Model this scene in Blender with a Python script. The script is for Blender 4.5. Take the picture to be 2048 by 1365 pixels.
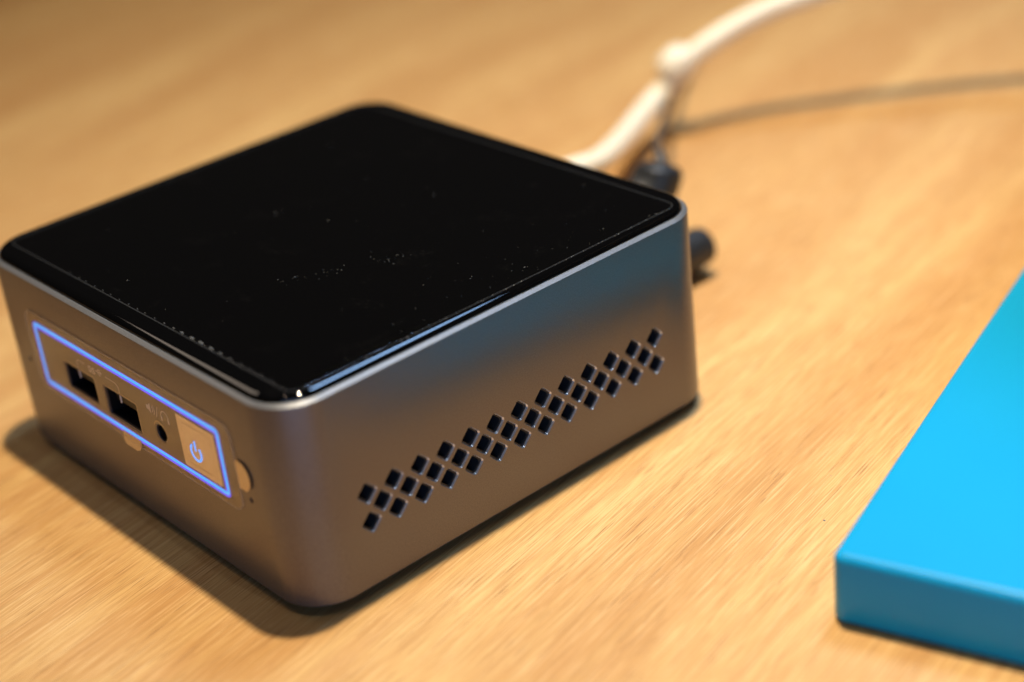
import bpy, bmesh, math, random
from mathutils import Vector, Matrix

random.seed(7)
scene = bpy.context.scene
for o in list(bpy.data.objects):
    bpy.data.objects.remove(o)

MM = 0.001  # everything below is written in millimetres, built in metres

# ------------------------------------------------------------------ camera
cam_data = bpy.data.cameras.new('camera')
cam = bpy.data.objects.new('camera', cam_data)
scene.collection.objects.link(cam)
right = Vector((0.7419251, -0.6625256, -0.1029902))
up = Vector((0.3806019, 0.2896994, 0.8781893))
fwd = Vector((0.5519867, 0.6907490, -0.4670938))
m = Matrix((right, up, -fwd)).transposed().to_4x4()
m.translation = Vector((-136.306, -238.961, 199.653)) * MM
cam.matrix_world = m
cam_data.sensor_width = 36.0
cam_data.lens = 3561.97 / 2048 * 36.0
cam_data.clip_start = 0.01
cam_data.clip_end = 20.0
cam_data.dof.use_dof = True
cam_data.dof.focus_distance = 0.354
cam_data.dof.aperture_fstop = 5.5
scene.camera = cam

# ------------------------------------------------------------------ world and lamps
world = bpy.data.worlds.new('World')
scene.world = world
world.use_nodes = True
bg = world.node_tree.nodes['Background']
bg.inputs[0].default_value = (1.0, 0.90, 0.82, 1)
bg.inputs[1].default_value = 0.014


def lamp(name, loc, target, power, color, shape, sx, sy=None, spread=180):
    d = bpy.data.lights.new(name, 'AREA')
    d.shape = shape
    d.size = sx * MM
    if sy:
        d.size_y = sy * MM
    d.energy = power
    d.spread = math.radians(spread)
    d.color = color
    o = bpy.data.objects.new(name, d)
    scene.collection.objects.link(o)
    o.location = Vector(loc) * MM
    o.rotation_euler = (Vector(target) - Vector(loc)).to_track_quat('-Z', 'Y').to_euler()
    return o


lamp('warm_ceiling_lamp', (126, 30, 800), (158, -60, 0), 2.72, (1.0, 0.83, 0.57), 'DISK', 34, spread=92)
lamp('cool_ceiling_lamp', (520, 70, 1000), (230, -110, 0), 1.25, (0.36, 0.60, 1.0), 'DISK', 290, spread=62)
lamp('second_warm_lamp', (-110, 70, 1000), (60, 20, 0), 0.45, (1.0, 0.80, 0.58), 'DISK', 26)
lamp('small_cool_lamp', (40, -330, 1000), (60, 20, 0), 0.52, (0.72, 0.86, 1.0), 'DISK', 26)
lamp('low_blue_fill', (-500, -850, 180), (60, 0, 30), 3.5, (0.34, 0.56, 1.0), 'RECTANGLE', 1000, 320)  # added blue fill for the box front and case side, no known window
lamp('pale_reflection_panel', (-150, 865, 820), (20, 20, 30), 1.2, (1.0, 0.82, 0.66), 'RECTANGLE', 480, 280)  # added panel that gives the lid's front bevel its beige reflection

scene.view_settings.view_transform = 'Standard'
scene.view_settings.look = 'None'
scene.view_settings.exposure = 0.0
scene.view_settings.gamma = 1.0
scene.render.engine = 'CYCLES'


# ------------------------------------------------------------------ node helpers
def new_mat(name):
    mt = bpy.data.materials.new(name)
    mt.use_nodes = True
    nt = mt.node_tree
    p = nt.nodes['Principled BSDF']
    return mt, nt, p


def node(nt, kind, **kw):
    n = nt.nodes.new(kind)
    for k, v in kw.items():
        if hasattr(n, k):
            setattr(n, k, v)
        else:
            n.inputs[k].default_value = v
    return n


def coords(nt, scale, rot=0.0):
    """object coordinates in millimetres, turned about Z and scaled"""
    tc = node(nt, 'ShaderNodeTexCoord')
    r = node(nt, 'ShaderNodeMapping')
    r.inputs['Rotation'].default_value = (0, 0, rot)
    nt.links.new(tc.outputs['Object'], r.inputs[0])
    s = node(nt, 'ShaderNodeMapping')
    s.inputs['Scale'].default_value = tuple(k * 1000 for k in scale)
    nt.links.new(r.outputs[0], s.inputs[0])
    return s.outputs[0]


def noise(nt, vec, detail=4, rough=0.5, dist=0.0):
    n = node(nt, 'ShaderNodeTexNoise')
    n.inputs['Scale'].default_value = 1.0
    n.inputs['Detail'].default_value = detail
    n.inputs['Roughness'].default_value = rough
    n.inputs['Distortion'].default_value = dist
    nt.links.new(vec, n.inputs['Vector'])
    return n.outputs[0]


def ramp(nt, fac, stops):
    r = node(nt, 'ShaderNodeValToRGB')
    e = r.color_ramp.elements
    while len(e) < len(stops):
        e.new(0.5)
    for k, (pos, c) in zip(e, stops):
        k.position = pos
        k.color = (c, c, c, 1) if not isinstance(c, tuple) else (*c, 1)
    nt.links.new(fac, r.inputs[0])
    return r.outputs[0]


def mix(nt, fac, a, b, mode='MIX'):
    n = node(nt, 'ShaderNodeMix', data_type='RGBA', blend_type=mode)
    for idx, v in ((0, fac), (6, a), (7, b)):
        if isinstance(v, (int, float)):
            n.inputs[idx].default_value = v
        elif isinstance(v, tuple):
            n.inputs[idx].default_value = (*v, 1)
        else:
            nt.links.new(v, n.inputs[idx])
    return n.outputs[2]


def bump(nt, p, h, dist_mm, strength=1.0):
    b = node(nt, 'ShaderNodeBump')
    b.inputs['Strength'].default_value = strength
    b.inputs['Distance'].default_value = dist_mm * MM
    nt.links.new(h, b.inputs['Height'])
    nt.links.new(b.outputs[0], p.inputs['Normal'])


def simple(name, col, rough=0.5, metal=0.0, spec=0.5):
    mt, nt, p = new_mat(name)
    v = noise(nt, coords(nt, (1.5, 1.5, 1.5)), 4)
    c = mix(nt, v, tuple(k * 0.88 for k in col), tuple(min(1, k * 1.12) for k in col))
    nt.links.new(c, p.inputs['Base Color'])
    p.inputs['Roughness'].default_value = rough
    p.inputs['Metallic'].default_value = metal
    p.inputs['Specular IOR Level'].default_value = spec
    return mt


# ------------------------------------------------------------------ materials
def wood_material():
    mt, nt, p = new_mat('light_wood')
    a = math.radians(-12)
    warp_v = coords(nt, (0.006, 0.03, 0.1), a)
    broad = noise(nt, coords(nt, (0.0035, 0.03, 0.1), a), 3, 0.5, 0.6)
    band = noise(nt, coords(nt, (0.012, 0.16, 0.1), a), 4, 0.55, 0.8)
    fibre = noise(nt, coords(nt, (0.09, 1.4, 0.1), a), 5, 0.6, 0.3)
    pores = noise(nt, coords(nt, (0.10, 3.2, 0.1), a), 2, 0.5, 0.05)
    where = noise(nt, coords(nt, (0.03, 0.25, 0.1), a), 3, 0.6, 0.5)
    c = mix(nt, ramp(nt, broad, [(0.38, 0.0), (0.62, 1.0)]), (0.475, 0.252, 0.086), (0.63, 0.395, 0.155))
    c = mix(nt, ramp(nt, band, [(0.38, 0.70), (0.58, 0.0)]), c, (0.50, 0.262, 0.092))
    c = mix(nt, ramp(nt, fibre, [(0.34, 0.55), (0.50, 0.0), (0.70, 0.0)]), c, (0.47, 0.245, 0.085))
    c = mix(nt, ramp(nt, fibre, [(0.56, 0.0), (0.74, 0.40)]), c, (0.76, 0.51, 0.25))
    fine = noise(nt, coords(nt, (0.055, 2.9, 0.1), a), 3, 0.62, 0.05)
    c = mix(nt, ramp(nt, fine, [(0.38, 0.48), (0.49, 0.0)]), c, (0.36, 0.185, 0.065))
    c = mix(nt, ramp(nt, fine, [(0.53, 0.0), (0.64, 0.40)]), c, (0.78, 0.55, 0.29))
    pm = ramp(nt, pores, [(0.36, 1.0), (0.41, 0.0)])
    wm = ramp(nt, where, [(0.40, 0.12), (0.60, 0.75)])
    pk = mix(nt, 1.0, pm, wm, 'MULTIPLY')
    c = mix(nt, pk, c, (0.26, 0.12, 0.042))
    nt.links.new(c, p.inputs['Base Color'])
    p.inputs['Roughness'].default_value = 0.55
    p.inputs['Specular IOR Level'].default_value = 0.25
    h = mix(nt, pk, fibre, (0.0, 0.0, 0.0))
    bump(nt, p, h, 0.05, 0.35)
    return mt


def metal_material(name, base, rough, metal):
    mt, nt, p = new_mat(name)
    g = noise(nt, coords(nt, (3.6, 3.6, 3.6)), 3, 0.8)
    big = noise(nt, coords(nt, (0.05, 0.05, 0.05)), 3)
    c = mix(nt, ramp(nt, g, [(0.35, 0.0), (0.68, 1.0)]), tuple(k * 0.80 for k in base), tuple(k * 1.22 for k in base))
    c = mix(nt, ramp(nt, g, [(0.70, 0.0), (0.80, 0.55)]), c, (0.75, 0.75, 0.75))
    nt.links.new(c, p.inputs['Base Color'])
    p.inputs['Metallic'].default_value = metal
    r = ramp(nt, big, [(0.3, rough * 0.93), (0.7, rough * 1.07)])
    nt.links.new(r, p.inputs['Roughness'])
    bump(nt, p, g, 0.012, 0.35)
    return mt


M = {}
M['wood'] = wood_material()
M['metal'] = metal_material('gunmetal_aluminium', (0.158, 0.145, 0.145), 0.32, 0.68)
M['rim'] = metal_material('bare_aluminium_rim', (0.23, 0.235, 0.245), 0.42, 0.7)
M['chamfer'] = simple('chamfer_highlight', (0.75, 0.77, 0.80), 0.24, 0.6)  # base lightened so the vent hole edges carry a highlight
M['button'] = simple('button_reflection', (0.80, 0.74, 0.70), 0.28, 0.85)  # pale base stands in for film reflecting the lit table
M['black'] = simple('black_plastic', (0.004, 0.004, 0.005), 0.4, 0, 0.3)
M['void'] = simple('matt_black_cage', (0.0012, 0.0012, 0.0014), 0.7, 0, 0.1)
M['liner'] = simple('dark_liner_plastic', (0.022, 0.024, 0.028), 0.3)
M['rubber'] = simple('black_rubber', (0.016, 0.017, 0.019), 0.45)
M['cord'] = simple('black_cord', (0.045, 0.038, 0.035), 0.5)
M['steel'] = simple('port_contact_metal', (0.14, 0.14, 0.15), 0.35, 0.8)
M['print'] = simple('faded_grey_print', (0.75, 0.66, 0.58), 0.6, 0.0)
M['cut'] = simple('film_cut_edge', (0.42, 0.32, 0.20), 0.3, 0.4)
M['dust'] = simple('dust', (0.26, 0.26, 0.25), 0.9)
M['blocker_grey'] = simple('grey_board', (0.10, 0.10, 0.10), 0.8)


def lid_material():
    mt, nt, p = new_mat('gloss_black_lid')
    sm = noise(nt, coords(nt, (0.09, 0.09, 0.09)), 5, 0.7, 0.5)
    fine = noise(nt, coords(nt, (1.2, 1.2, 1.2)), 4, 0.7)
    s = mix(nt, 1.0, ramp(nt, sm, [(0.58, 0.0), (0.80, 0.35)]), ramp(nt, fine, [(0.45, 0.0), (0.7, 1.0)]), 'MULTIPLY')
    c = mix(nt, s, (0.0014, 0.0014, 0.0016), (0.026, 0.024, 0.022))
    nt.links.new(c, p.inputs['Base Color'])
    p.inputs['Roughness'].default_value = 0.025
    p.inputs['Specular IOR Level'].default_value = 0.5
    return mt


def film_material(name, rough=0.06, tint=0.0, gloss=0.10, tint_col=(0.8, 0.8, 0.8)):
    mt = bpy.data.materials.new(name)
    mt.use_nodes = True
    nt = mt.node_tree
    nt.nodes.clear()
    out = node(nt, 'ShaderNodeOutputMaterial')
    tr = node(nt, 'ShaderNodeBsdfTransparent')
    tr.inputs[0].default_value = (0.97, 0.965, 0.96, 1)
    gl = node(nt, 'ShaderNodeBsdfGlossy')
    gl.inputs['Roughness'].default_value = rough
    df = node(nt, 'ShaderNodeBsdfDiffuse')
    df.inputs[0].default_value = (*tint_col, 1)
    lw = node(nt, 'ShaderNodeLayerWeight')
    fc = node(nt, 'ShaderNodeMath', operation='POWER')
    fc.inputs[1].default_value = 4.0
    nt.links.new(lw.outputs['Facing'], fc.inputs[0])
    fr = node(nt, 'ShaderNodeMath', operation='MULTIPLY_ADD')
    fr.inputs[1].default_value = 0.6
    fr.inputs[2].default_value = 0.04
    nt.links.new(fc.outputs[0], fr.inputs[0])
    m1 = node(nt, 'ShaderNodeMixShader')
    m1.inputs[0].default_value = tint
    nt.links.new(tr.outputs[0], m1.inputs[1])
    nt.links.new(df.outputs[0], m1.inputs[2])
    m2 = node(nt, 'ShaderNodeMixShader')
    mm_ = node(nt, 'ShaderNodeMath', operation='MULTIPLY')
    mm_.inputs[1].default_value = gloss * 10
    nt.links.new(fr.outputs[0], mm_.inputs[0])
    nt.links.new(mm_.outputs[0], m2.inputs[0])
    nt.links.new(m1.outputs[0], m2.inputs[1])
    nt.links.new(gl.outputs[0], m2.inputs[2])
    nt.links.new(m2.outputs[0], out.inputs[0])
    return mt


M['lid'] = lid_material()
M['film'] = film_material('clear_protective_film', 0.05, 0.0, 0.06)
M['film_edge'] = film_material('film_edge', 0.3, 0.16, 0.05, (0.7, 0.72, 0.72))
M['lid_film_edge'] = film_material('lid_film_edge', 0.3, 0.03, 0.04, (0.7, 0.72, 0.72))
#M['table_film'] = film_material('clear_sheet', 0.3, 0.075, 0.01, (0.95, 0.90, 0.74))
M['tab'] = simple('glossy_pull_tab', (0.50, 0.43, 0.35), 0.25, 0.85)
#M['tab'] = film_material('film_pull_tab', 0.25, 0.45, 0.10, (0.80, 0.70, 0.55))


def emit(name, col, strength):
    mt, nt, p = new_mat(name)
    p.inputs['Base Color'].default_value = (0.02, 0.03, 0.1, 1)
    n = noise(nt, coords(nt, (0.05, 0.05, 0.05)), 2)
    c = mix(nt, n, tuple(k * 0.9 for k in col), tuple(k * 1.1 for k in col))
    nt.links.new(c, p.inputs['Emission Color'])
    p.inputs['Emission Strength'].default_value = strength
    return mt


M['glow_violet'] = emit('light_guide_violet', (0.10, 0.07, 0.90), 1.25)
M['glow_cyan'] = emit('light_guide_cyan', (0.0, 0.50, 1.0), 1.15)


M['glow_mark'] = emit('power_mark_blue', (0.06, 0.32, 1.0), 1.7)


def blue_material():
    mt, nt, p = new_mat('cyan_coated_board')
    n = noise(nt, coords(nt, (0.03, 0.03, 0.03)), 3)
    f = noise(nt, coords(nt, (2.5, 2.5, 2.5)), 3)
    c = mix(nt, n, (0.004, 0.275, 0.54), (0.007, 0.30, 0.58))
    sp = noise(nt, coords(nt, (0.5, 1.1, 0.5)), 5, 0.8)
    c = mix(nt, ramp(nt, sp, [(0.73, 0.0), (0.76, 0.6)]), c, (0.02, 0.25, 0.45))
    nt.links.new(c, p.inputs['Base Color'])
    p.inputs['Roughness'].default_value = 0.36
    p.inputs['Specular IOR Level'].default_value = 0.2
    bump(nt, p, f, 0.01, 0.2)
    return mt


M['blue'] = blue_material()


def cable_material():
    mt, nt, p = new_mat('white_cable')
    n = noise(nt, coords(nt, (0.1, 0.1, 0.1)), 3)
    c = mix(nt, n, (0.80, 0.70, 0.54), (0.86, 0.78, 0.62))
    nt.links.new(c, p.inputs['Base Color'])
    p.inputs['Roughness'].default_value = 0.4
    return mt


M['cable'] = cable_material()


# ------------------------------------------------------------------ object helpers
def link_mesh(name, me, mat, parent=None, smooth=None):
    o = bpy.data.objects.new(name, me)
    scene.collection.objects.link(o)
    if mat is not None and not me.materials:
        me.materials.append(mat)
    if smooth:
        me.polygons.foreach_set('use_smooth', [True] * len(me.polygons))
        me.set_sharp_from_angle(angle=math.radians(smooth))
    if parent:
        o.parent = parent
    return o


def obj(name, verts, faces, mat, parent=None, smooth=35, origin=(0, 0, 0), loc=None):
    """verts in mm, world space; origin = the parent's origin (mm); loc = own origin (mm, world)"""
    own = Vector(loc) if loc is not None else Vector(origin)
    me = bpy.data.meshes.new(name)
    me.from_pydata([tuple((Vector(v) - own) * MM) for v in verts], [], faces)
    bm = bmesh.new()
    bm.from_mesh(me)
    bmesh.ops.recalc_face_normals(bm, faces=bm.faces)
    bm.to_mesh(me)
    bm.free()
    o = link_mesh(name, me, mat, parent, smooth)
    if loc is not None:
        o.location = (own - Vector(origin)) * MM
    return o


def thing(name, loc, label, cat, group=None):
    o = bpy.data.objects.new(name, None)
    o.empty_display_size = 0.01
    scene.collection.objects.link(o)
    o.location = Vector(loc) * MM
    return tag(o, label, cat, group)


def tag(o, label, cat, group=None):
    o['label'] = label
    o['category'] = cat
    if group:
        o['group'] = group
    return o


def rrect(x0, x1, y0, y1, r, n=10):
    """rounded rectangle outline, counter-clockwise"""
    pts = []
    for cx, cy, a0 in ((x1 - r, y0 + r, -90), (x1 - r, y1 - r, 0), (x0 + r, y1 - r, 90), (x0 + r, y0 + r, 180)):
        for k in range(n + 1):
            a = math.radians(a0 + 90 * k / n)
            pts.append((cx + r * math.cos(a), cy + r * math.sin(a)))
    return pts


def rings_mesh(rings, cap0=True, cap1=True, close=False):
    """rings: list of equal-length lists of 3D points"""
    n = len(rings[0])
    v = [p for r in rings for p in r]
    f = []
    k = len(rings)
    for i in range(k if close else k - 1):
        a, b = i * n, ((i + 1) % k) * n
        for j in range(n):
            j2 = (j + 1) % n
            f.append((a + j, a + j2, b + j2, b + j))
    if not close:
        if cap0:
            f.append(tuple(range(n))[::-1])
        if cap1:
            f.append(tuple(range((k - 1) * n, k * n)))
    return v, f


def inset_rings(W0, spec, r0, n=10):
    """W0 = (x0,x1,y0,y1); spec = [(inset, z), ...]"""
    x0, x1, y0, y1 = W0
    out = []
    for ins, z in spec:
        out.append([(x, y, z) for x, y in rrect(x0 + ins, x1 - ins, y0 + ins, y1 - ins, max(0.3, r0 - ins), n)])
    return out


def tube(path, rad, n=12, caps=True):
    pts = [Vector(p) for p in path]
    rads = rad if isinstance(rad, (list, tuple)) else [rad] * len(pts)
    rings = []
    ref = Vector((0, 0, 1))
    prev = None
    for i, p in enumerate(pts):
        t = (pts[min(i + 1, len(pts) - 1)] - pts[max(i - 1, 0)]).normalized()
        if prev is None:
            a = t.cross(ref)
            if a.length < 0.1:
                a = t.cross(Vector((1, 0, 0)))
        else:
            a = prev - t * prev.dot(t)
        a.normalize()
        b = t.cross(a)
        prev = a
        rings.append([tuple(p + (a * math.cos(2 * math.pi * k / n) + b * math.sin(2 * math.pi * k / n)) * rads[i]) for k in range(n)])
    return rings_mesh(rings, caps, caps)


def spline(pts, per=10):
    P = [Vector(p) for p in pts]
    P = [P[0] * 2 - P[1]] + P + [P[-1] * 2 - P[-2]]
    out = []
    for i in range(1, len(P) - 2):
        for k in range(per):
            t = k / per
            a, b, c, d = P[i - 1], P[i], P[i + 1], P[i + 2]
            out.append(0.5 * ((2 * b) + (c - a) * t + (2 * a - 5 * b + 4 * c - d) * t * t + (3 * b - a - 3 * c + d) * t ** 3))
    out.append(P[-2])
    return out


def join(parts):
    v, f = [], []
    for pv, pf in parts:
        o = len(v)
        v += pv
        f += [tuple(i + o for i in q) for q in pf]
    return v, f


def box(x0, x1, y0, y1, z0, z1):
    v = [(x, y, z) for z in (z0, z1) for x, y in ((x0, y0), (x1, y0), (x1, y1), (x0, y1))]
    return v, [(3, 2, 1, 0), (4, 5, 6, 7), (0, 1, 5, 4), (1, 2, 6, 5), (2, 3, 7, 6), (3, 0, 4, 7)]


def ribbon(poly, w, d0, d1, closed=False):
    """flat strip of width w along a 2D polyline (u,v); extruded d0..d1; returns verts as (u,v,d)"""
    P = [Vector(p) for p in poly]
    n = len(P)
    L, R = [], []
    for i, p in enumerate(P):
        if closed:
            a, b = P[i - 1], P[(i + 1) % n]
        else:
            a, b = P[max(i - 1, 0)], P[min(i + 1, n - 1)]
        t1 = (p - a).normalized() if (p - a).length > 1e-9 else (b - p).normalized()
        t2 = (b - p).normalized() if (b - p).length > 1e-9 else t1
        t = (t1 + t2).normalized()
        nn = Vector((-t.y, t.x))
        k = 1 / max(0.5, nn.dot(Vector((-t1.y, t1.x))))
        L.append(p + nn * w / 2 * k)
        R.append(p - nn * w / 2 * k)
    v = [(q.x, q.y, d) for d in (d0, d1) for q in L] + [(q.x, q.y, d) for d in (d0, d1) for q in R]
    # index blocks: L0, L1, R0, R1
    f = []
    m_ = n if closed else n - 1
    for i in range(m_):
        j = (i + 1) % n
        l0, l1, r0, r1 = i, n + i, 2 * n + i, 3 * n + i
        L0, L1, R0, R1 = j, n + j, 2 * n + j, 3 * n + j
        f += [(l1, L1, R1, r1), (l0, r0, R0, L0), (l0, L0, L1, l1), (r0, r1, R1, R0)]
    if not closed:
        f += [(0, n, 3 * n, 2 * n), (n - 1, 3 * n - 1, 4 * n - 1, 2 * n - 1)]
    return v, f


def on_front(vf, x=0.0):
    """(u,v,d) -> front panel: u is world y, v is z, d is how far it stands out of the face"""
    v, f = vf
    return [(x - d, u, z) for u, z, d in v], f


# ------------------------------------------------------------------ the table
TABLE = 3.0
g = obj('table_top', *join([box(-700, 1500, -1300, 1700, -24, 0)]), M['wood'], None, smooth=None)
g['kind'] = 'structure'

# ------------------------------------------------------------------ the mini computer
W, D, H = 115.0, 111.0, 45.6
RC = 10.2
BOX = (0.0, D, 0.0, W)
O = (D / 2, W / 2, 0)
pc = thing('mini_computer', O, 'square gunmetal mini computer with glossy black lid and glowing blue front outline', 'mini computer')

NC = 14
shell_spec = [(1.7, 2.1), (0.5, 2.1), (0.15, 2.2), (0.0, 2.5), (0.0, H - 0.1), (0.03, H),
              (1.35, H - 0.4), (1.5, H - 1.5), (1.7, H - 6)]
v, f = rings_mesh(inset_rings(BOX, shell_spec, RC, NC), close=True)

# cutters: vent holes, ports, pin holes (all kept apart from each other)
X0, PITCH, ZT = 16.14, 6.388, 22.43
HS = 1.70          # half side of a hole
cells = [(X0 + i * PITCH, ZT) for i in range(13)] + [(X0 + (i + .5) * PITCH, ZT - PITCH / 2) for i in range(12)] \
    + [(X0 + i * PITCH, ZT - PITCH) for i in range(13)]


def diamond(hs, r, n=4):
    q = rrect(-hs, hs, -hs, hs, r, n)
    c = math.cos(math.pi / 4)
    return [((a - b) * c, (a + b) * c) for a, b in q]


cut = []
for cx, cz in cells:
    rr = []
    for y, hs in ((-0.5, HS + 0.39), (0.0, HS + 0.14), (0.40, HS - 0.06), (4.0, HS - 0.10)):
        rr.append([(cx + a, y, cz + b) for a, b in diamond(hs, 0.6 * hs / HS)])
    cut.append(rings_mesh(rr))
USB = [(70.9, 83.0, 23.6, 29.4), (54.0, 66.4, 22.9, 29.3)]
for y0, y1, z0, z1 in USB:
    cut.append(rings_mesh([[(x, a, b) for a, b in rrect(y0, y1, z0, z1, 0.35, 3)] for x in (-1, 4)]))


def disc(x, cy, cz, r, n=24):
    return [(x, cy + r * math.cos(2 * math.pi * k / n), cz + r * math.sin(2 * math.pi * k / n)) for k in range(n)]


cut.append(rings_mesh([disc(-1, 45.2, 26.1, 1.9), disc(4, 45.2, 26.1, 1.9)]))
for cy, cz in ((100.9, 24.1), (14.6, 23.0)):
    cut.append(rings_mesh([disc(-1, cy, cz, 0.62), disc(1.2, cy, cz, 0.62)]))
# channel for the light guide
RING = (22.9, 94.2, 20.7, 34.9)
ry0, ry1, rz0, rz1 = RING
outer = rrect(ry0 - .74, ry1 + .74, rz0 - .74, rz1 + .74, 1.3, 5)
inner = rrect(ry0 + .74, ry1 - .74, rz0 + .74, rz1 - .74, 0.3, 5)
cut.append(rings_mesh([[(x, a, b) for a, b in q] for x, q in ((-0.5, outer), (0.45, outer), (0.45, inner), (-0.5, inner))], close=True))

def carve(name, v, f, cutters):
    def mesh(n_, v_, f_):
        e = bpy.data.meshes.new(n_)
        e.from_pydata(v_, [], f_)
        b = bmesh.new(); b.from_mesh(e); bmesh.ops.recalc_face_normals(b, faces=b.faces); b.to_mesh(e); b.free()
        return e
    a = bpy.data.objects.new(name, mesh(name, v, f))
    b = bpy.data.objects.new('cutter', mesh('cutter', *join(cutters)))
    scene.collection.objects.link(a)
    scene.collection.objects.link(b)
    md = a.modifiers.new('cut', 'BOOLEAN')
    md.operation = 'DIFFERENCE'
    md.solver = 'EXACT'
    md.object = b
    bpy.context.view_layer.update()
    e = bpy.data.meshes.new_from_object(a.evaluated_get(bpy.context.evaluated_depsgraph_get()))
    bpy.data.objects.remove(a)
    bpy.data.objects.remove(b)
    e.transform(Matrix.Translation(-Vector(O)))
    e.transform(Matrix.Scale(MM, 4))
    e.name = name
    e.materials.clear()
    return e


sme = carve('shell', v, f, cut)
sme.materials.append(M['metal'])
sme.materials.append(M['chamfer'])
for pl in sme.polygons:      # the chamfer round every vent hole, its highlight put into a pale base
    if pl.center.y * 1000 < -W / 2 + 0.39 and pl.center.y * 1000 > -W / 2 + 0.02 and 13 < pl.center.z * 1000 < 26 \
            and abs(pl.normal.y) > 0.2 and abs(pl.normal.y) < 0.95 and 10 < pl.center.x * 1000 + D / 2 < 98:
        pl.material_index = 1

shell = link_mesh('shell', sme, M['metal'], pc, smooth=25)

# rim: the bare, chamfered top edge
rim_spec = [(0.02, H + 0.003), (0.04, H + 0.10), (0.75, H + 0.60), (1.02, H + 0.62), (1.10, H + 0.5), (1.12, H - 0.3)]
v, f = rings_mesh(inset_rings(BOX, rim_spec, RC, NC), cap0=False, cap1=False)
obj('rim', v, f, M['rim'], pc, smooth=25, origin=O)

# lid
lid_spec = [(1.20, H - 0.2), (1.20, H + 0.55)] + [(1.20 + 1.75 * (1 - math.cos(math.radians(a))), H + 0.55 + 1.3 * math.sin(math.radians(a))) for a in range(10, 91, 8)]
v, f = rings_mesh(inset_rings(BOX, lid_spec, RC, 18))
lid = obj('lid', v, f, M['lid'], pc, smooth=60, origin=O)
ZL = H + 1.85
# clear film on the lid, with its cut edge
FB = (5.9, 105.0, 3.1, 110.5)
spec = [(0, ZL + .01), (0, ZL + .10), (0.05, ZL + 0.13)]
v, f = rings_mesh(inset_rings(FB, spec, 2.5, 6), cap0=False)
obj('protective_film', v, f, M['film'], lid, smooth=None, origin=O)
ed = []
for side in range(1):
    o2 = rrect(FB[0] - .07, FB[1] + .07, FB[2] - .07, FB[3] + .07, 2.5, 6)
    ed.append(ribbon(o2, 0.12, ZL + .005, ZL + .16, closed=True))
v, f = join(ed)
obj('film_edge', v, f, M['lid_film_edge'], lid, smooth=None, origin=O)
# little lifted blisters where the film has come loose along the front edge
bl = []
for k in range(23):
    y = 10 + k * 3.35 + random.uniform(-.3, .3)
    big = 0.30 + 0.75 * math.exp(-((y - 34) / 9.0) ** 2)
    n = 8
    c = (FB[0] + .35, y)
    rr = []
    for s, z in ((1, 0.12), (0.75, 0.22), (0.35, 0.30)):
        rr.append([(c[0] + 0.22 * big * s * math.cos(2 * math.pi * i / n), c[1] + 0.85 * big * s * math.sin(2 * math.pi * i / n), ZL + .005 + z * (0.7 + .6 * big)) for i in range(n)])
    bl.append(rings_mesh(rr, cap0=False))
v, f = join(bl)
b_ = obj('film_blister', v, f, M['film_edge'], lid, smooth=60, origin=O)
b_['kind'] = 'stuff'


# dust and lint
def specks(items):
    parts = []
    for x, y, z, r, el, ang in items:
        n = 6
        ca, sa = math.cos(ang), math.sin(ang)
        base, top = [], []
        for k in range(n):
            a = 2 * math.pi * k / n
            u, w_ = r * el * math.cos(a), r * math.sin(a) * random.uniform(.7, 1.2)
            base.append((x + u * ca - w_ * sa, y + u * sa + w_ * ca, z))
            top.append((x + .5 * (u * ca - w_ * sa), y + .5 * (u * sa + w_ * ca), z + r * .8))
        parts.append(rings_mesh([base, top], cap0=False))
    return join(parts)


it = []
for k in range(100):
    x, y = random.uniform(8, 104), random.uniform(4, 108)
    if random.random() < .5:
        x, y = random.gauss(66, 22), abs(random.gauss(4, 7)) + 3.2
    if not (6.5 < x < 104 and 3.2 < y < 109):
        continue
    it.append((x, y, ZL + .13, random.choice((.025, .03, .035, .055)), random.choice((1, 1, 1.6, 4)), random.uniform(0, 3.1)))
for k in range(45):   # the scuffed streak in the middle of the lid
    t = random.random()
    it.append((30 + 26 * t + random.gauss(0, .7), 44 - 14 * t + random.gauss(0, 1.3), ZL + .13, random.uniform(.02, .05), random.choice((1, 2, 5)), random.uniform(-.9, .2)))
v, f = specks(it)
d_ = obj('dust', v, f, M['dust'], lid, smooth=None, origin=O)
d_['kind'] = 'stuff'
it = []
random.seed(11)
for k in range(100):   # bits of lint caught along the edge of the film
    t = random.uniform(8, 103)
    it.append((t, 3.1 - .1 + random.gauss(0, .08), ZL + .06, random.uniform(.02, .06), random.choice((1, 2, 4)), random.uniform(-.3, .3)))
v, f = specks(it)
d_ = obj('lint', v, f, M['dust'], lid, smooth=None, origin=O)
d_['kind'] = 'stuff'

# bottom plate and feet
v, f = rings_mesh(inset_rings(BOX, [(4.0, 0.75), (3.2, 1.0), (3.0, 4.0), (5.0, 5.0)], RC, 8))
obj('bottom_plate', v, f, M['black'], pc, smooth=30, origin=O)
for fx, fy in ((16, 16), (95, 16), (16, 99), (95, 99)):
    v, f = rings_mesh([[(fx + r * math.cos(2 * math.pi * k / 20), fy + r * math.sin(2 * math.pi * k / 20), z) for k in range(20)]
                       for r, z in ((5.6, 0.0), (6.0, 0.3), (6.0, 0.8))])
    obj('foot', v, f, M['rubber'], pc, smooth=30, origin=O)

# dark cage behind the vents and ports
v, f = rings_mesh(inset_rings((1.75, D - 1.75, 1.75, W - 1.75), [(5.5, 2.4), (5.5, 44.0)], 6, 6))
obj('inner_cage', v, f, M['void'], pc, smooth=30, origin=O)

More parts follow.
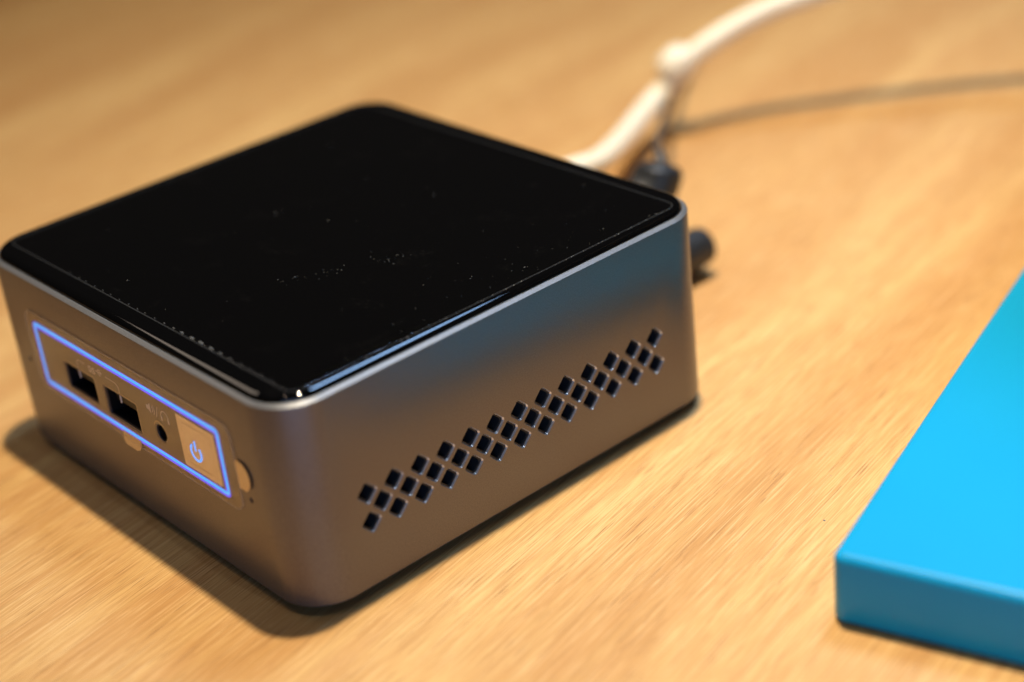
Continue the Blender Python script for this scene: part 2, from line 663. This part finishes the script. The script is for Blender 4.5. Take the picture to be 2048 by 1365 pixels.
# plastic liners just behind each vent hole, one shared mesh, copied
proto = None
for cx, cz in cells:
    if proto is None:
        rr = []
        for y, hs in ((1.3, HS - 0.08), (0.66, HS - 0.08), (0.60, HS - 0.12), (0.60, HS - 0.28), (0.70, HS - 0.34), (3.4, HS - 0.34)):
            rr.append([(cx + a, y, cz + b) for a, b in diamond(hs, 0.55)])
        v, f = rings_mesh(rr, cap0=False, cap1=False)
        proto = obj('vent_liner', v, f, M['liner'], pc, smooth=30, origin=O, loc=(cx, 0, cz))
    else:
        c = proto.copy()
        scene.collection.objects.link(c)
        c.parent = pc
        c.location = (Vector((cx, 0, cz)) - Vector(O)) * MM
# fan shroud ledges seen through some of the holes
v, f = join([box(30, 88, 2.6, 2.9, 17.6 + k * 3.2, 17.75 + k * 3.2) for k in range(3)])
obj('shroud_ledge', v, f, M['steel'], pc, smooth=None, origin=O)

# ---- front panel
# light guide: violet channel floor and the bright cyan strip along it
path = rrect(ry0, ry1, rz0, rz1, 0.9, 5)
v, f = on_front(ribbon(path, 1.46, -0.40, 0.02, closed=True))
lg = obj('light_guide', v, f, M['glow_violet'], pc, smooth=None, origin=O)
path = rrect(ry0 - .22, ry1 - .24, rz0 + .24, rz1 + .24, 0.8, 5)
v, f = on_front(ribbon(path, 0.62, 0.022, 0.06, closed=True))
obj('bright_strip', v, f, M['glow_cyan'], lg, smooth=None, origin=O)

# power button plate, its paleness a painted reflection, with lit power mark
v, f = rings_mesh([[(x, a, b) for a, b in rrect(24.3 + i, 37.7 - i, 21.9 + i, 33.7 - i, .5, 3)] for x, i in ((0.0, 0), (-0.10, 0), (-0.14, 0.12))], cap0=False)
pb = obj('power_button', v, f, M['button'], pc, smooth=None, origin=O)
v, f = rings_mesh([[(x, a, b) for a, b in rrect(25.8 + i, 35.9 - i, 23.2 + i, 32.4 - i, .8, 3)] for x, i in ((-.15, 0), (-0.19, 0.05), (-0.15, 0.12))], cap0=False, cap1=False)
obj('button_groove', v, f, M['button'], pb, smooth=None, origin=O)
cy, cz, R = 32.3, 26.6, 1.8
arc = [(cy + R * math.sin(math.radians(a)), cz + R * math.cos(math.radians(a))) for a in range(38, 323, 12)]
v, f = join([on_front(ribbon(arc, 0.48, 0.15, 0.19)), on_front(ribbon([(cy, cz + 2.6), (cy, cz + 0.3)], 0.40, 0.15, 0.19))])
obj('power_mark', v, f, M['glow_mark'], pb, smooth=None, origin=O)

# ports
for y0, y1, z0, z1 in USB:
    rr = [[(x, a, b) for a, b in rrect(y0 + i, y1 - i, z0 + i, z1 - i, .3, 3)] for x, i in ((0.5, .02), (0.3, .02), (0.3, .22), (9.5, .22))]
    v, f = rings_mesh(rr, cap0=False)
    u = obj('usb_port', v, f, M['black'], pc, smooth=None, origin=O)
    zc = (z0 + z1) / 2
    v, f = box(1.6, 9.0, y0 + 0.9, y1 - 0.9, zc - 0.2, zc + 1.7)
    obj('tongue', v, f, M['black'], u, smooth=None, origin=O)
    v, f = join([box(2.0, 7.0, y0 + 1.5 + k * 2.5, y0 + 2.6 + k * 2.5, zc - 0.32, zc - 0.19) for k in range(4)])
    obj('contact', v, f, M['steel'], u, smooth=None, origin=O)
    # metal tab folded at the top of the opening
    ym = (y0 + y1) / 2 + 1.0
    v, f = box(0.35, 0.55, ym - .14, ym + .14, z1 - 2.3, z1 - .2)
    obj('spring_tab', v, f, M['print'], u, smooth=None, origin=O)
v, f = rings_mesh([disc(x, 45.2, 26.1, r) for x, r in ((.5, 1.88), (.25, 1.88), (.25, 1.65), (9, 1.65))], cap0=False)
obj('audio_jack', v, f, M['black'], pc, smooth=40, origin=O)

# cut outlines of the film round each opening
def outline(y0, y1, z0, z1, r, w=0.14):
    return on_front(ribbon(rrect(y0, y1, z0, z1, r, 4), w, 0.09, 0.13, closed=True))


# faint printed marks above the ports
pr = []


def stroke(pts, w=0.24):
    pr.append(on_front(ribbon(pts, w, 0.02, 0.045)))


def ess(y, z, s):
    # the letter S, seen from outside: +y runs to the left
    q = [(.9, 1.65), (.6, 1.95), (-.3, 1.95), (-.8, 1.6), (-.7, 1.15), (0, 1.0), (.7, .85), (.85, .4), (.4, .05), (-.5, .05), (-.9, .35)]
    stroke([(y - a * s, z + b * s) for a, b in q], 0.26)


zg = 31.0
# bracket from the left port, SS and trident arrow, bracket to the right port
stroke([(77.0, 29.9), (77.0, 31.6), (76.4, 32.1), (73.6, 32.1)], 0.16)
ess(71.6, zg, .62)
ess(70.1, zg, .62)
stroke([(69.0, 32.1), (66.9, 32.1)], 0.2)
stroke([(68.5, 32.1), (67.8, 32.7), (67.0, 32.7)], 0.18)
stroke([(68.2, 32.1), (67.6, 31.4), (67.1, 31.4)], 0.18)
stroke([(67.3, 32.4), (66.6, 32.1), (67.3, 31.8)], 0.18)
stroke([(65.2, 31.9), (61.2, 31.9), (60.2, 31.2), (60.2, 29.9)], 0.16)
# speaker / headphones above the jack
sp = [(49.4, 30.3), (49.4, 31.3), (48.7, 31.3), (47.9, 32.0), (47.9, 29.6), (48.7, 30.3)]
pr.append(rings_mesh([[(-.02, a, b) for a, b in sp], [(-.045, a, b) for a, b in sp]], cap0=False))
for rr_ in (0.9, 1.5):
    stroke([(47.9 - rr_ * math.cos(math.radians(a)), 30.8 + rr_ * math.sin(math.radians(a))) for a in range(-45, 46, 15)], 0.18)
stroke([(45.9, 29.5), (44.9, 32.2)], 0.2)
stroke([(42.6 + 1.35 * math.cos(math.radians(a)), 30.6 + 1.35 * math.sin(math.radians(a))) for a in range(-10, 191, 20)], 0.24)
stroke([(43.85, 30.5), (43.85, 29.5)], 0.5)
stroke([(41.35, 30.5), (41.35, 29.5)], 0.5)
v, f = join(pr)
obj('printed_symbols', v, f, M['print'], pc, smooth=None, origin=O)

# clear film over the front panel
fo = rrect(17.6, 97.2, 18.9, 38.1, 3.0, 6)
v, f = rings_mesh([[(x, a, b) for a, b in fo] for x in (-0.24, -0.30)])
holes = [rings_mesh([[(x, a, b) for a, b in rrect(*q_, .8, 4)] for x in (-0.6, 0.1)]) for q_ in ((70.2, 83.5, 23.2, 29.9), (53.5, 67.0, 22.3, 29.8))]
holes.append(rings_mesh([disc(-.6, 45.2, 26.1, 2.1), disc(.1, 45.2, 26.1, 2.1)]))
fm_ = carve('panel_film', v, f, holes)
pf = link_mesh('panel_film', fm_, M['film'], pc)
v, f = on_front(ribbon(fo, 0.16, 0.20, 0.34, closed=True))
obj('film_edge', v, f, M['film_edge'], pf, smooth=None, origin=O)
v, f = join([outline(70.2, 83.5, 23.2, 29.9, .8), outline(53.5, 67.0, 22.3, 29.8, .8)])
obj('film_cutout', v, f, M['cut'], pf, smooth=None, origin=O)
v, f = on_front(ribbon([(45.4 + 2.2 * math.cos(math.radians(a)), 26.5 + 2.2 * math.sin(math.radians(a))) for a in range(20, 150, 10)], 0.3, .09, .13))
obj('film_cutout', v, f, M['cut'], pf, smooth=None, origin=O)
# pull tabs of the film: one at the bottom edge, one bowing away from the right end
q = [(62.5, 19.0), (62.2, 18.3), (61.2, 17.7), (57.0, 17.6), (55.6, 18.2), (55.3, 19.0)]
v, f = rings_mesh([[(-.26 - .5 * (19 - b) * .4, a, b + .9 * 0) for a, b in [(62.5, 20.3)] + q + [(55.3, 20.3)]],
                   [(-.32 - .5 * (19 - b) * .4, a, b) for a, b in [(62.5, 20.3)] + q + [(55.3, 20.3)]]])
obj('pull_tab', v, f, M['tab'], pf, smooth=None, origin=O)
q = [(17.4, 31.2)] + [(16.6 - 3.6 * math.cos(math.radians(a)), 28.0 + 3.4 * math.sin(math.radians(a))) for a in range(65, -66, -13)] + [(17.4, 24.8)]
v, f = rings_mesh([[(-.31 - .02 * (17.4 - a), a, b) for a, b in q], [(-.35 - .02 * (17.4 - a), a, b) for a, b in q]])
obj('pull_tab', v, f, M['tab'], pf, smooth=None, origin=O)

# ------------------------------------------------------------------ plugs at the back
def plug(name, loc, label, spec, cat='plug', mat='rubber'):
    """body of revolution along +x from the back of the case; spec: [(x, r), ...]"""
    t = thing(name, loc, label, cat)
    n = 28
    lx, ly, lz = loc
    rr = [[(lx + x, ly + r * math.cos(2 * math.pi * k / n), lz + r * math.sin(2 * math.pi * k / n)) for k in range(n)] for x, r in spec]
    v, f = rings_mesh(rr)
    obj('plug_body', v, f, M[mat], t, smooth=35, origin=loc)
    return t


t = plug('round_plug', (111.0, 45.2, 7.0), 'stubby black round plug sticking out past the right rear corner of the case',
         [(0.2, 3.4), (1.5, 3.4), (1.6, 4.8), (22, 4.9), (22.1, 4.6), (23, 4.6), (23.1, 5.0), (43, 5.0), (44.2, 4.7), (44.8, 4.0), (44.8, 2.2)])
t = thing('power_plug', (111.0, 55.5, 22.0), 'rounded black plug behind the lid, below the thin cord under the white cable', 'plug')
pp = spline([(111.3, 60, 15), (125, 60, 15.5), (138, 59.5, 17), (147, 58, 18.5), (151.5, 57.3, 21.5), (153.5, 57.3, 24.5), (154.5, 57.5, 26.8)], 6)
ks = len(pp) - 1
pr_ = [6.2 if i < ks * .82 else max(1.6, 6.2 * math.sqrt(max(0, 1 - ((i / ks - .82) / .19) ** 2))) for i in range(ks + 1)]
v, f = tube(pp, pr_, 24)
obj('plug_body', v, f, M['rubber'], t, smooth=50, origin=(111.0, 55.5, 22.0))
cordp = spline([(154.3, 57.5, 25.5), (156.5, 59.5, 28.0), (160.5, 64, 26.5), (169.5, 73.5, 23.0), (188.9, 90.7, 18.0), (214.7, 113.4, 13.0), (242.4, 135.2, 7.0), (272.7, 155.7, 1.3), (291.0, 161.2, 1.3), (319.1, 163.3, 1.3), (341.7, 159.6, 1.3), (374.5, 151.9, 1.3)], 8)
v, f = tube(cordp, [2.0 - .9 * min(1, k / 8) for k in range(len(cordp))], 10)
obj('cord', v, f, M['cord'], t, smooth=60, origin=(111.0, 55.5, 22.0))

# ------------------------------------------------------------------ white cable
cp = [(112.5, 92, 17), (126, 91, 17), (138, 88, 18.5), (149, 85.5, 19.5), (159, 86.5, 18.2), (171.6, 93.1, 16.0), (186.6, 103.2, 13.0), (205.6, 113.9, 12.0), (215.8, 115.9, 14.8), (221.4, 112.7, 21.9),
      (232.2, 107.9, 27.7), (242.8, 102.1, 32.1), (251.4, 95.6, 35.1), (270, 80.9, 39.8), (296.8, 56.8, 45.0), (330, 20, 46), (370, -40, 50), (400, -120, 40), (420, -220, 10), (430, -300, 3.2)]
wc = thing('white_cable', (112.5, 92, 17), 'thick white cable curving up and away behind the mini computer to the top edge', 'cable')
v, f = tube(spline(cp, 9), 3.35, 16)
obj('cable_jacket', v, f, M['cable'], wc, smooth=60, origin=(112.5, 92, 17))
# the wrapped tie on it
tc_ = Vector((221.0, 113.2, 21.2))
dr = (Vector((231, 108.5, 27)) - Vector((214, 116, 14.5))).normalized()
side = Vector((-0.74, 0.66, 0.2))
ct = tc_ + side * 1.6
tp = [ct + dr * k for k in (-5.4, -5.0, -3.6, -1.2, 1.2, 3.4, 4.8, 5.2)]
v, f = tube(tp, [2.6, 4.0, 5.0, 5.5, 5.4, 4.8, 3.8, 2.6], 18)
obj('cable_tie', v, f, M['cable'], wc, smooth=60, origin=(112.5, 92, 17))

# ------------------------------------------------------------------ blue box
BO = (63.7, -70.6, 0)
ang = math.atan2(38.0, 114.0)
ux, uy = math.cos(ang), math.sin(ang)


def bpt(a, b, z):       # a along the long left edge, b towards the right of the picture
    return (BO[0] + a * ux + b * uy, BO[1] + a * uy - b * ux, z)


rr = []
for ins, z in [(1.0, 0.35), (0.35, 0.5), (0, 0.95)] + [(1.7 * (1 - math.cos(math.radians(a))), 13.0 + 1.7 * math.sin(math.radians(a))) for a in range(0, 91, 10)]:
    rr.append([bpt(a, b, z) for a, b in rrect(ins, 210 - ins, ins, 150 - ins, max(.35, 2.2 - ins), 5)])
v, f = rings_mesh(rr)
bb = thing('blue_box', BO, 'flat bright cyan blue box with rounded edges lying at the right edge of the table', 'box')
obj('box_body', v, f, M['blue'], bb, smooth=40, origin=BO)
rr = [[bpt(a, b, z) for a, b in rrect(2, 208, 2, 148, 1, 4)] for z in (0.0, 0.6)]
v, f = rings_mesh(rr)
obj('base', v, f, M['black'], bb, smooth=None, origin=BO)

# ------------------------------------------------------------------ the small shelf added past the right edge to shade the wood by the blue box
CS = (201.0, -8.0)
e1 = Vector((88, 30)).normalized()
e2 = Vector((-2.7, -16)).normalized()


def blocker_pt(a, b, z):
    return (CS[0] + e1.x * a + e2.x * b, CS[1] + e1.y * a + e2.y * b, z)


sh = thing('shadow_blocker', blocker_pt(150, 200, 0), 'grey board shelf added just outside the right edge of the picture to cast a shadow', 'blocker')
so_ = blocker_pt(150, 200, 0)
for nm, (a0, a1, b0, b1, z0, z1) in (('blocker_board', (0, 330, 0, 330, 180, 188)), ('blocker_panel', (20, 32, 235, 325, 0, 179.9)), ('blocker_panel', (300, 312, 120, 325, 0, 179.9))):
    v, f = rings_mesh([[blocker_pt(a, b, z) for a, b in ((a0, b0), (a1, b0), (a1, b1), (a0, b1))] for z in (z0, z1)])
    obj(nm, v, f, M['blocker_grey'], sh, smooth=None, origin=so_)

# crumbs on the wood
it = []
random.seed(5)
for x, y, r in ((87.7, -49.2, .22), (48, -48, .12), (101, -40, .10), (20, -44, .12), (70, -20, .09)):
    it.append((x, y, 0, r, 1.4, random.uniform(0, 3)))
v, f = specks(it)
cmb = obj('crumbs', v, f, M['dust'], None, smooth=None)
tag(cmb, 'scattered pale crumbs on the bare wood in front of the blue box', 'crumbs')
cmb['kind'] = 'stuff'
